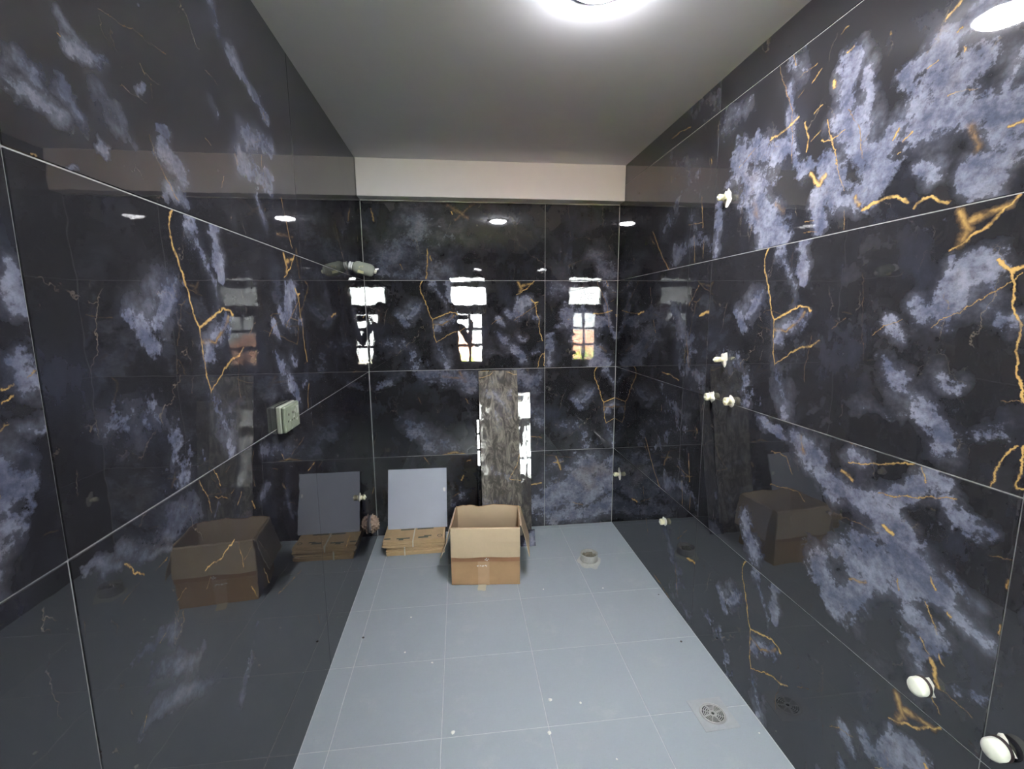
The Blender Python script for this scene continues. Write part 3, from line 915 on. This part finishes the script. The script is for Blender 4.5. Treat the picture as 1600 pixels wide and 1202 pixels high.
# ------------------------------------------------------------------ dark tile offcuts leaning on the back wall
def offcut(name, x, w, h, lean, mat, uv0, label, yaw=0, th=.009, y_extra=0.0, swap=True):
    base = -(h * math.sin(lean)) - .004 - y_extra
    t = tag(empty(name, (x, base - th * .5, .0005), (-lean, 0, yaw)), label, 'tile offcut', 'dark tile offcuts on the back wall')
    me = box_mesh('tile_slab', (0, 0, 0), (w, th, h), .0012)
    uvl = me.uv_layers.new(name='UVMap')
    for poly in me.polygons:
        for li in poly.loop_indices:
            c = me.vertices[me.loops[li].vertex_index].co
            uvl.data[li].uv = (c.z + uv0[0], c.x + uv0[1]) if swap else (c.x + uv0[0], c.z + uv0[1])
    me.materials.append(mat); me.materials.append(M_TILE_EDGE)
    for p in me.polygons:
        if abs(p.normal.y) < .5: p.material_index = 1
    link('tile_slab', me, t)
    return t
LEAN = math.radians(12.3)
offcut('tile_offcut', .716, .16, .84, math.radians(11.4), MB['M'], (.3, .1), 'dark tile offcut mostly hidden behind the tall dusty strip', y_extra=-.002, th=.008, swap=False)
t1 = offcut('tile_offcut', .737, .268, 1.196, LEAN, MB['A_dusty'], (0, 0), 'tall dark marble tile strip smeared with dried cement behind the box', yaw=math.radians(.85), y_extra=.010, swap=True)
offcut('tile_offcut', 0.985, .084, 1.036, LEAN, MB['K_dusty'], (0, .25), 'narrow dark tile strip leaning just right of the tall dusty strip', yaw=math.radians(-6.0), y_extra=.006)
offcut('tile_offcut', .985, .104, .108, math.radians(24), MB['A'], (.96, .40), 'small dark tile offcut low on the floor right of the box', y_extra=.232, swap=False)

# ------------------------------------------------------------------ floor drain and waste pipe collar
t = tag(empty('floor_drain', (1.556, -1.678, 0), (0, 0, math.radians(2))), 'round slotted steel floor drain in a square cut near the right wall', 'drain')
bm = bmesh.new()
n = 48; rin = .0475
ring = [bm.verts.new((rin * math.cos(2 * PI * i / n), rin * math.sin(2 * PI * i / n), .0012)) for i in range(n)]
sq = []
for i in range(n):
    a = 2 * PI * i / n; c, s = math.cos(a), math.sin(a); k = .071 / max(abs(c), abs(s))
    sq.append(bm.verts.new((c * k, s * k, .0012)))
lo = [bm.verts.new((v.co.x * 1.01, v.co.y * 1.01, -.0005)) for v in sq]
for i in range(n):
    j = (i + 1) % n
    bm.faces.new((ring[i], ring[j], sq[j], sq[i])); bm.faces.new((sq[i], sq[j], lo[j], lo[i]))
link('drain_plate', finish(bm, 'drain_plate'), t, M_DRAINPLATE)
link('drain_well', lathe_mesh('drain_well', [(.047, .0008), (.046, .0006)], 32), t, M_HOLE)
link('drain_rim', lathe_mesh('drain_rim', [(.050, .0010), (.0495, .0026), (.046, .0032), (.0435, .0026), (.043, .0010)], 40, cap0=False, cap1=False), t, plain('rim_grey', (.42, .43, .42), .5, .4))
bm = bmesh.new()
for r0, r1 in ((.0, .0035), (.0062, .0165), (.0195, .0232), (.0262, .0298), (.0330, .0364), (.0396, .0438)):
    prof_ = [(max(r0, .0025 if r0 == 0 else r0), .0010), (max(r0, .0025 if r0 == 0 else r0), .0022), (r1, .0022), (r1, .0010)]
    if r0 > 0: lathe(bm, prof_, 36, cap0=False, cap1=False)
for k in range(8):
    a = 2 * PI * k / 8 + .2
    m4 = Matrix.Rotation(a, 4, 'Z')
    r_ = bmesh.ops.create_cube(bm, size=1)
    w_ = .0065 if k % 2 == 0 else .0035
    for v in r_['verts']: v.co = m4 @ Vector((v.co.x * .036 + .024, v.co.y * w_, v.co.z * .0011 + .0016))
link('grate', finish(bm, 'grate'), t, M_STEEL)
t = tag(empty('waste_pipe', (1.392, -.517, 0)), 'short grey waste pipe stub full of grit standing on the floor', 'pipe')
link('pipe_collar', lathe_mesh('pipe_collar', [(.0535, .0), (.0545, .052), (.0535, .0545), (.0505, .0545), (.0495, .052), (.0495, .002)], 40, cap0=False, cap1=False), t, M_PVC)
link('rib', lathe_mesh('rib', [(.0545, .010), (.0562, .013), (.0562, .017), (.0545, .020)], 40, cap0=False, cap1=False), t, M_PVC)
bm = bmesh.new()
bmesh.ops.create_grid(bm, x_segments=18, y_segments=18, size=.05)
for v in list(bm.verts):
    if v.co.xy.length > .0497: bm.verts.remove(v)
for v in bm.verts: v.co.z = .030 + .020 * (noise.noise(v.co * 60) * .6 + .2) + random.uniform(-.003, .004)
link('grit', finish(bm, 'grit'), t, M_GRIT)
bm = bmesh.new()
lathe(bm, [(.0535, .009), (.058, .004), (.064, .0014), (.070, .0004)], 40, cap0=False, cap1=False)
for i_, v in enumerate(bm.verts):
    k_ = 1 + (.22 * noise.noise(Vector((v.co.x * 30, v.co.y * 30, 2.2))) + .05) * max(0, (v.co.xy.length - .055) / .015)
    v.co.x *= k_; v.co.y *= k_
for v in bm.verts:
    if v.co.y < -.055: v.co.y = -.055 + (v.co.y + .055) * 1.9
link('cement_collar', finish(bm, 'cement_collar', True), t, plain('pale_cement', (.52, .53, .49), .95, .1, var=.2, scale=60))

# ------------------------------------------------------------------ capped pipe stubs on the walls
def stub(loc, rz, L, r, label, style, group='capped pipe stubs on the walls'):
    t = tag(empty('pipe_stub', loc, (0, 0, rz)), label, 'pipe stub', group)     # local +x points out of the wall
    # wall putty: a ragged smear
    bm = bmesh.new()
    pts = []
    for i in range(18):
        a = 2 * PI * i / 18
        rr = r * (1.5 + .55 * noise.noise(Vector((loc[1] * 9 + math.cos(a) * 1.6, loc[2] * 7 + math.sin(a) * 1.6, 0.3))) + random.uniform(-.2, .25))
        if style == 'bulb': rr *= .72
        if style == 'spread': rr *= 1.25 + .5 * abs(math.sin(a))
        pts.append((rr * math.cos(a), rr * math.sin(a)))
    c = bm.verts.new((.008, 0, 0)); ring = [bm.verts.new((.0012, p[0], p[1])) for p in pts]
    mid = [bm.verts.new((.0055, p[0] * .7, p[1] * .7)) for p in pts]
    for i in range(18):
        j = (i + 1) % 18
        bm.faces.new((ring[i], ring[j], mid[j], mid[i])); bm.faces.new((mid[i], mid[j], c))
    link('putty', finish(bm, 'putty', True), t, M_PUTTY)
    link('pipe', lathe_mesh('pipe', [(r * .78, .001), (r * .78, L * .62)], 20, 'X', cap0=False), t, M_CPVC)
    if style == 'bulb':
        link('washer', lathe_mesh('washer', [(r * .95, L * .20), (r * 1.16, L * .22), (r * 1.16, L * .36), (r * .95, L * .38)], 24, 'X'), t, M_DARK)
        link('plug', lathe_mesh('plug', [(r * 1.02, L * .36), (r * 1.08, L * .45), (r * 1.06, L * .80), (r * .95, L * .93), (r * .72, L), (r * .3, L * 1.02)], 28, 'X'), t, M_CPVC2)
    else:
        link('plug', lathe_mesh('plug', [(r * .9, L * .45), (r, L * .47), (r, L * .94), (r * .88, L), (r * .3, L)], 22, 'X'), t, M_CPVC)
        bm = bmesh.new(); bm_box(bm, (L, -.004, -.004), (L + .006, .004, .004), .0008)
        link('plug_key', finish(bm, 'plug_key'), t, M_CPVC2)
for loc, L, r, st, lab in (
    ((W, -1.302, 2.017), .040, .0135, 'spread', 'cream capped pipe stub highest on the right wall'),
    ((W, -1.350, 1.356), .044, .0110, 'spread', 'cream pipe stub above the pair on the right wall'),
    ((W, -1.269, 1.183), .030, .0165, 'std', 'yellowish plugged stub of the middle pair, further from the camera'),
    ((W, -1.419, 1.190), .030, .0170, 'std', 'yellowish plugged stub of the middle pair, nearer the camera'),
    ((W, -.141, .426), .040, .0150, 'spread', 'cream pipe stub on the right wall nearest the back corner'),
    ((W, -.873, .411), .028, .0165, 'std', 'white pipe stub low on the right wall above the waste pipe reflection'),
    ((W, -2.289, .648), .034, .0205, 'bulb', 'large white plugged stub low on the right wall, left of two'),
    ((W, -2.453, .647), .036, .0205, 'bulb', 'large white plugged stub at the lower right corner, right of two')):
    stub(loc, PI, L, r, lab, st)
stub((0, -.487, .486), 0, .032, .0165, 'cream plugged pipe stub low on the left wall beside the pale tile', 'std')

# lump of crumpled wrap around an outlet on the left wall
t = tag(empty('wrapped_outlet', (0, -.225, .198)), 'crumpled beige wrapped pipe outlet low on the left wall by the corner', 'pipe outlet')
bm = bmesh.new()
bmesh.ops.create_icosphere(bm, subdivisions=5, radius=1)
for v in bm.verts:
    nrm = v.co.normalized()
    k = 1 + .18 * noise.noise(nrm * 3.1) + .42 * (abs(noise.noise(nrm * 4.2)) - .25) + .06 * noise.noise(nrm * 14)
    v.co = Vector((nrm.x * .044 * k, nrm.y * .048 * k, nrm.z * .056 * k))
    v.co.x = max(v.co.x, -.001) + .010
link('crumpled_wrap', finish(bm, 'crumpled_wrap', True), t, M_BRICKY)
link('dark_disc', lathe_mesh('dark_disc', [(.058, .0008), (.056, .008), (.050, .013)], 28, 'X', cap0=False), t, plain('disc_grey', (.12, .11, .115), .7, .3))  # low dark grey disc on the wall behind the wrap

# translucent bottle-shaped fitting high on the left wall
t = tag(empty('wall_fitting', (0, -.418, 1.832), (0, math.radians(14), math.radians(1))),
        'translucent greenish bottle-shaped fitting sticking out high on the left wall', 'wall fitting')
link('neck', lathe_mesh('neck', [(.021, .001), (.023, .003), (.023, .009), (.020, .011), (.020, .014), (.0235, .016), (.0235, .022), (.020, .024)], 28, 'X', cap0=False), t, plain('white_neck', (.66, .67, .66), .4, .5))
link('bottle_body', lathe_mesh('bottle_body', [(.020, .022), (.026, .028), (.034, .040), (.0365, .052), (.0365, .062), (.0355, .066), (.0365, .070), (.0365, .108), (.0350, .122), (.0300, .134), (.0200, .141), (.006, .143)], 32, 'X'), t, M_BOTTLE)
bm = bmesh.new()
bm_box(bm, (.060, -.030, -.0285), (.092, -.0335, -.010), .001)
for k in range(4):
    bm_box(bm, (.062 + k * .009, -.036, -.004 + (k % 2) * .006), (.066 + k * .009, -.0345, .008 + (k % 3) * .004), .0006)
link('label_mark', finish(bm, 'label_mark'), t, plain('yellowish_mark', (.46, .44, .25), .6, .3))
link('end_cap', lathe_mesh('end_cap', [(.0105, .141), (.0105, .150), (.008, .154)], 20, 'X'), t, plain('pale_cap', (.62, .60, .48), .5, .4))

# ------------------------------------------------------------------ switch and socket plate
t = tag(empty('switch_plate', (0, -1.533, 1.2075)), 'grey-green rectangular switch and socket plate on the left wall', 'switch plate')
link('back_box', box_mesh('back_box', (.0005, -.069, -.0455), (.016, .069, .0455), .003), t, M_SWITCH2)
link('face_plate', box_mesh('face_plate', (.016, -.0675, -.044), (.029, .0675, .044), .0035), t, M_SWITCH)
for y0, y1, z0, z1 in ((-.058, -.020, -.034, .034), (-.018, .020, -.034, .034), (.022, .058, -.004, .034)):
    link('module', box_mesh('module', (.0285, y0, z0), (.0305, y1, z1), .0012), t, M_SWITCH)
link('rocker', box_mesh('rocker', (.0300, .030, .004), (.0345, .050, .030), .002), t, M_SWITCH2)
for y, z, s in ((.0, .014, .0045), (-.010, -.010, .0036), (.010, -.010, .0036), (-.039, .014, .0045), (-.047, -.008, .0036), (-.031, -.008, .0036)):
    link('socket_hole', lathe_mesh('socket_hole', [(s, .0304), (s, .0309), (s * .7, .0309)], 14, 'X'), t, M_DARK, (0, y, z))
bm = bmesh.new()
for pts in (((.004, .018), (.022, .028), (.028, .006)), ((.040, .006), (.046, .030), (.050, .028)), ((-.006, -.004), (.004, .012), (.010, -.004)), ((.020, -.014), (.036, -.008), (.034, -.020)), ((-.040, -.008), (-.030, -.002), (-.028, -.012)), ((-.03, -.036), (-.012, -.030), (-.02, -.039))):
    bm.faces.new([bm.verts.new((.0316 + random.uniform(0, .002), y, z)) for y, z in pts])
bmesh.ops.solidify(bm, geom=list(bm.faces), thickness=.0006)
link('plastic_film', finish(bm, 'plastic_film'), t, M_FILM)['kind'] = 'stuff'

# ------------------------------------------------------------------ crumbs on the floor
def crumb(x, y, s, label, mat, kind):
    bm = bmesh.new(); bmesh.ops.create_icosphere(bm, subdivisions=1, radius=1)
    for v in bm.verts:
        k = random.uniform(.7, 1.2); v.co = Vector((v.co.x * s * k, v.co.y * s * k * random.uniform(.7, 1.3), max(-.3, v.co.z) * s * .5 + s * .15))
    o = link('floor_crumb', finish(bm, 'floor_crumb'), None, mat, (x, y, .0002))
    tag(o, label, 'crumb', kind)
crumb(0.324, -0.939, 0.006, 'white cement crumb on the floor in front of the cartons', M_CRUMB, 'white crumbs on the floor')
crumb(0.321, -1.192, 0.005, 'tiny white crumb on the floor, furthest left of the white ones', M_CRUMB, 'white crumbs on the floor')
crumb(0.451, -1.272, 0.0055, 'white crumb on the floor just beyond the middle joint', M_CRUMB, 'white crumbs on the floor')
crumb(0.548, -1.637, 0.008, 'long white crumb on the floor nearest the bottom edge left of centre', M_CRUMB, 'white crumbs on the floor')
crumb(0.939, -1.537, 0.009, 'elongated white crumb on the floor left of the drain', M_CRUMB, 'white crumbs on the floor')
crumb(1.056, -1.565, 0.006, 'round white crumb midway between the floor joints left of the drain', M_CRUMB, 'white crumbs on the floor')
crumb(0.906, -1.682, 0.0085, 'white crumb on the joint crossing in the foreground', M_CRUMB, 'white crumbs on the floor')
crumb(1.121, -1.813, 0.0045, 'tiny white crumb nearest the camera', M_CRUMB, 'white crumbs on the floor')
crumb(1.681, -1.779, 0.0045, 'white crumb between the drain and the right wall', M_CRUMB, 'white crumbs on the floor')
crumb(1.049, -0.783, 0.005, 'white crumb on the floor right of the box', M_CRUMB, 'white crumbs on the floor')
crumb(1.389, -0.814, 0.005, 'white crumb on the floor in front of the waste pipe', M_CRUMB, 'white crumbs on the floor')
crumb(0.108, -1.065, 0.007, 'dark crumb on the floor near the left wall', M_CRUMB_D, 'dark crumbs on the floor')
crumb(1.623, -1.282, 0.006, 'dark crumb on the floor near the right wall', M_CRUMB_D, 'dark crumbs on the floor')
crumb(1.677, -0.912, 0.005, 'dark speck on the floor by the right wall near the waste pipe', M_CRUMB_D, 'dark crumbs on the floor')


# ------------------------------------------------------------------ garden outside the window (seen only in reflections)
tag(struct('ground', box_mesh('ground', (-30, -40, -2.5), (30, REAR - T_ - .01, -2.3)), M_LAWN), 'sunlit pale paved yard outside the window')
t = tag(empty('neighbour_house', (-1.5, -14, -2.3)), 'peach painted neighbouring house beyond the lawn outside the window', 'house')
link('house_wall', box_mesh('house_wall', (-2.6, -4, 0), (2.4, 0, 2.3), .01), t, M_HOUSE)
bm = bmesh.new()
vs = [bm.verts.new(p) for p in ((-2.9, .35, 2.25), (2.7, .35, 2.25), (2.7, -4.3, 2.25), (-2.9, -4.3, 2.25), (-2.9, -2, 3.2), (2.7, -2, 3.2))]
for f_ in ((0, 1, 5, 4), (3, 4, 5, 2), (0, 4, 3), (1, 2, 5), (0, 3, 2, 1)): bm.faces.new([vs[i] for i in f_])
link('roof', finish(bm, 'roof'), t, M_ROOF)
for x in (-1.9, .9):
    wf = link('house_window', box_mesh('house_window', (x, -.02, .9), (x + .9, .03, 1.8), .01), t, M_RIM)
    link('pane', box_mesh('pane', (x + .08, .0, .98), (x + .82, .036, 1.72), .004), wf, M_SHUT)
def bush(loc, s, label):
    t = tag(empty('garden_bush', loc), label, 'bush', 'garden bushes outside the window')
    rnd = random.Random(int(loc[0] * 100))
    bm = bmesh.new()
    for k in range(420):
        d = Vector((rnd.gauss(0, 1), rnd.gauss(0, 1), rnd.gauss(0, 1))).normalized() * rnd.uniform(.7, 1.0)
        c = Vector((d.x * s[0], d.y * s[1], s[2] * .55 + d.z * s[2] * .5))
        a = Vector((rnd.gauss(0, 1), rnd.gauss(0, 1), rnd.gauss(0, 1))).normalized() * .09
        b = a.cross(Vector((rnd.gauss(0, 1), rnd.gauss(0, 1), rnd.gauss(0, 1)))).normalized() * .04
        bm.faces.new([bm.verts.new(c - a), bm.verts.new(c + b), bm.verts.new(c + a), bm.verts.new(c - b)])
    lf_ = link('foliage', finish(bm, 'foliage'), t, M_LEAF); lf_['kind'] = 'stuff'
    link('stem', lathe_mesh('stem', [(.05, 0), (.035, s[2] * .5), (.015, s[2] * .8)], 8), t, M_ROOF)
bush((.95, -8.6, -2.3), (.9, .6, 2.85), 'tall green garden bush outside the window on the left')
bush((2.75, -8.4, -2.3), (.75, .6, 2.8), 'tall green garden bush outside the window on the right')
bush((-.95, -10.0, -2.3), (.85, .7, 2.95), 'broad green garden bush before the peach house')

# ------------------------------------------------------------------ the photographer (behind the camera, seen only in the reflections)
def skin_mesh(name, verts, edges, radii, root=0, sub=2):
    me = bpy.data.meshes.new(name)
    me.from_pydata(verts, edges, [])
    o = bpy.data.objects.new(name, me); COL.objects.link(o)
    md = o.modifiers.new('skin', 'SKIN'); md.use_smooth_shade = True
    for i, r in enumerate(radii):
        sv = me.skin_vertices[0].data[i]
        sv.radius = r if isinstance(r, tuple) else (r, r); sv.use_root = (i == root)
    sb = o.modifiers.new('sub', 'SUBSURF'); sb.levels = sub; sb.render_levels = sub
    dg = bpy.context.evaluated_depsgraph_get()
    out = bpy.data.meshes.new_from_object(o.evaluated_get(dg))
    bpy.data.objects.remove(o); bpy.data.meshes.remove(me)
    return out

def merge(name, meshes):
    bm = bmesh.new()
    for m_ in meshes: bm.from_mesh(m_)
    return finish(bm, name, True)

V_ = [(0, 0, .93), (0, .005, 1.06), (0, .015, 1.22), (0, .01, 1.36), (0, .0, 1.44), (0, .012, 1.50), (0, .03, 1.565), (0, .022, 1.645), (0, .012, 1.70),
      (.10, 0, 1.395), (.185, 0, 1.385), (.285, .10, 1.15), (.318, .335, 1.425), (.300, .395, 1.475),
      (-.10, 0, 1.395), (-.185, 0, 1.385), (-.235, .13, 1.15), (.035, .335, 1.435), (.068, .395, 1.478),
      (.09, 0, .87), (.10, .02, .49), (.10, -.02, .10), (.11, .04, .045), (.115, .15, .032),
      (-.09, 0, .87), (-.10, .02, .49), (-.10, -.02, .10), (-.11, .04, .045), (-.115, .15, .032)]
R_ = [(.155, .115), (.142, .108), (.155, .115), (.150, .10), (.075, .065), (.056, .056), (.062, .078), (.076, .094), (.052, .066),
      (.075, .07), (.062, .062), (.045, .045), (.030, .034), (.024, .038),
      (.075, .07), (.062, .062), (.045, .045), (.030, .034), (.024, .038),
      (.092, .092), (.060, .062), (.040, .044), (.040, .040), (.034, .026), (.092, .092), (.060, .062), (.040, .044), (.040, .040), (.034, .026)]
E_ = [(0, 1), (1, 2), (2, 3), (3, 4), (4, 5), (5, 6), (6, 7), (7, 8), (3, 9), (9, 10), (10, 11), (11, 12), (12, 13), (3, 14), (14, 15), (15, 16), (16, 17), (17, 18),
      (0, 19), (19, 20), (20, 21), (21, 22), (22, 23), (0, 24), (24, 25), (25, 26), (26, 27), (27, 28)]
parts_ = [skin_mesh('torso', V_, E_, R_)]
def finger(pts, r): parts_.append(skin_mesh('finger', pts, [(i, i + 1) for i in range(len(pts) - 1)], [r * (1 - .12 * i) for i in range(len(pts))], 0, 1))
for k, (ln, z) in enumerate(((.92, 1.545), (1.0, 1.526), (.95, 1.507), (.8, 1.490))):       # right hand: fingers curl round the phone's end
    finger([(.304, .40, 1.478 + (z - 1.49) * .45), (.296, .428, z), (.286, .443, z + .002), (.286 - .030 * ln, .4465, z + .003), (.286 - .046 * ln, .4455, z + .003)], .0088)
finger([(.300, .385, 1.482), (.286, .395, 1.505), (.268, .412, 1.520), (.246, .421, 1.526)], .0095)
for k, (ln, z) in enumerate(((.5, 1.545), (.56, 1.526), (.52, 1.507), (.45, 1.490))):       # left hand steadies the other end
    finger([(.064, .40, 1.480 + (z - 1.49) * .45), (.070, .430, z), (.080, .443, z + .001), (.080 + .026 * ln, .4465, z + .002), (.080 + .040 * ln, .4455, z + .002)], .0086)
finger([(.068, .385, 1.484), (.084, .395, 1.502), (.100, .412, 1.512), (.122, .421, 1.516)], .0095)
# nose and ears belong to the head's surface
parts_.append(skin_mesh('nose', [(0, .100, 1.632), (0, .118, 1.606), (0, .116, 1.594)], [(0, 1), (1, 2)], [.008, .012, .010], 0, 1))
for s in (-1, 1):
    parts_.append(skin_mesh('ear', [(s * .073, .02, 1.640), (s * .082, .012, 1.622), (s * .075, .02, 1.596)], [(0, 1), (1, 2)], [.010, .012, .008], 0, 1))
bme = merge('person_body', parts_)
for m_ in (M_SKIN, M_SHIRT, M_TROUSER, M_DARK): bme.materials.append(m_)
for p in bme.polygons:
    c = p.center
    if c.z < .085: p.material_index = 3
    elif c.z < .96: p.material_index = 2
    elif c.z < 1.455 and c.y < .315: p.material_index = 1
PX, PY = .470, -3.618
t = tag(empty('person', (PX, PY, 0)), 'person in dark clothes holding up a phone before the rear window, a reflected silhouette', 'person')
link('body', bme, t)
bm = bmesh.new(); bmesh.ops.create_uvsphere(bm, u_segments=24, v_segments=16, radius=1)
for v in list(bm.verts):
    if v.co.y > .45 and v.co.z < .48 or v.co.z < -.55: bm.verts.remove(v)
for v in bm.verts:
    v.co = Vector((v.co.x * .086, v.co.y * .104 + .012, v.co.z * .098 + 1.650)) * 1.0
    v.co += Vector((noise.noise(v.co * 60), noise.noise(v.co * 60 + Vector((5, 0, 0))), 0)) * .004
link('hair', finish(bm, 'hair', True), t, M_HAIR)
for s in (-1, 1):
    bm = bmesh.new(); bmesh.ops.create_uvsphere(bm, u_segments=14, v_segments=10, radius=.0115)
    e = link('eye', finish(bm, 'eye', True), t, M_EYE, (s * .031, .094, 1.632))
    bm = bmesh.new(); bmesh.ops.create_uvsphere(bm, u_segments=10, v_segments=8, radius=.0055)
    link('iris', finish(bm, 'iris', True), e, M_DARK, (0, .0075, 0))
link('mouth', skin_mesh('mouth', [(-.022, .098, 1.568), (0, .106, 1.570), (.022, .098, 1.568)], [(0, 1), (1, 2)], [.004, .007, .004], 0, 1), t, M_LIP)
ph = tag(empty('phone', (PX + .185, PY + .435, 1.522)), 'black phone held sideways in both hands of the reflected person', 'phone')
link('phone_body', box_mesh('phone_body', (-.080, -.004, -.037), (.080, .004, .037), .003), ph, M_PHONE)
link('screen', box_mesh('screen', (-.075, -.0048, -.034), (.075, -.0038, .034), .0003), ph, M_DARK)
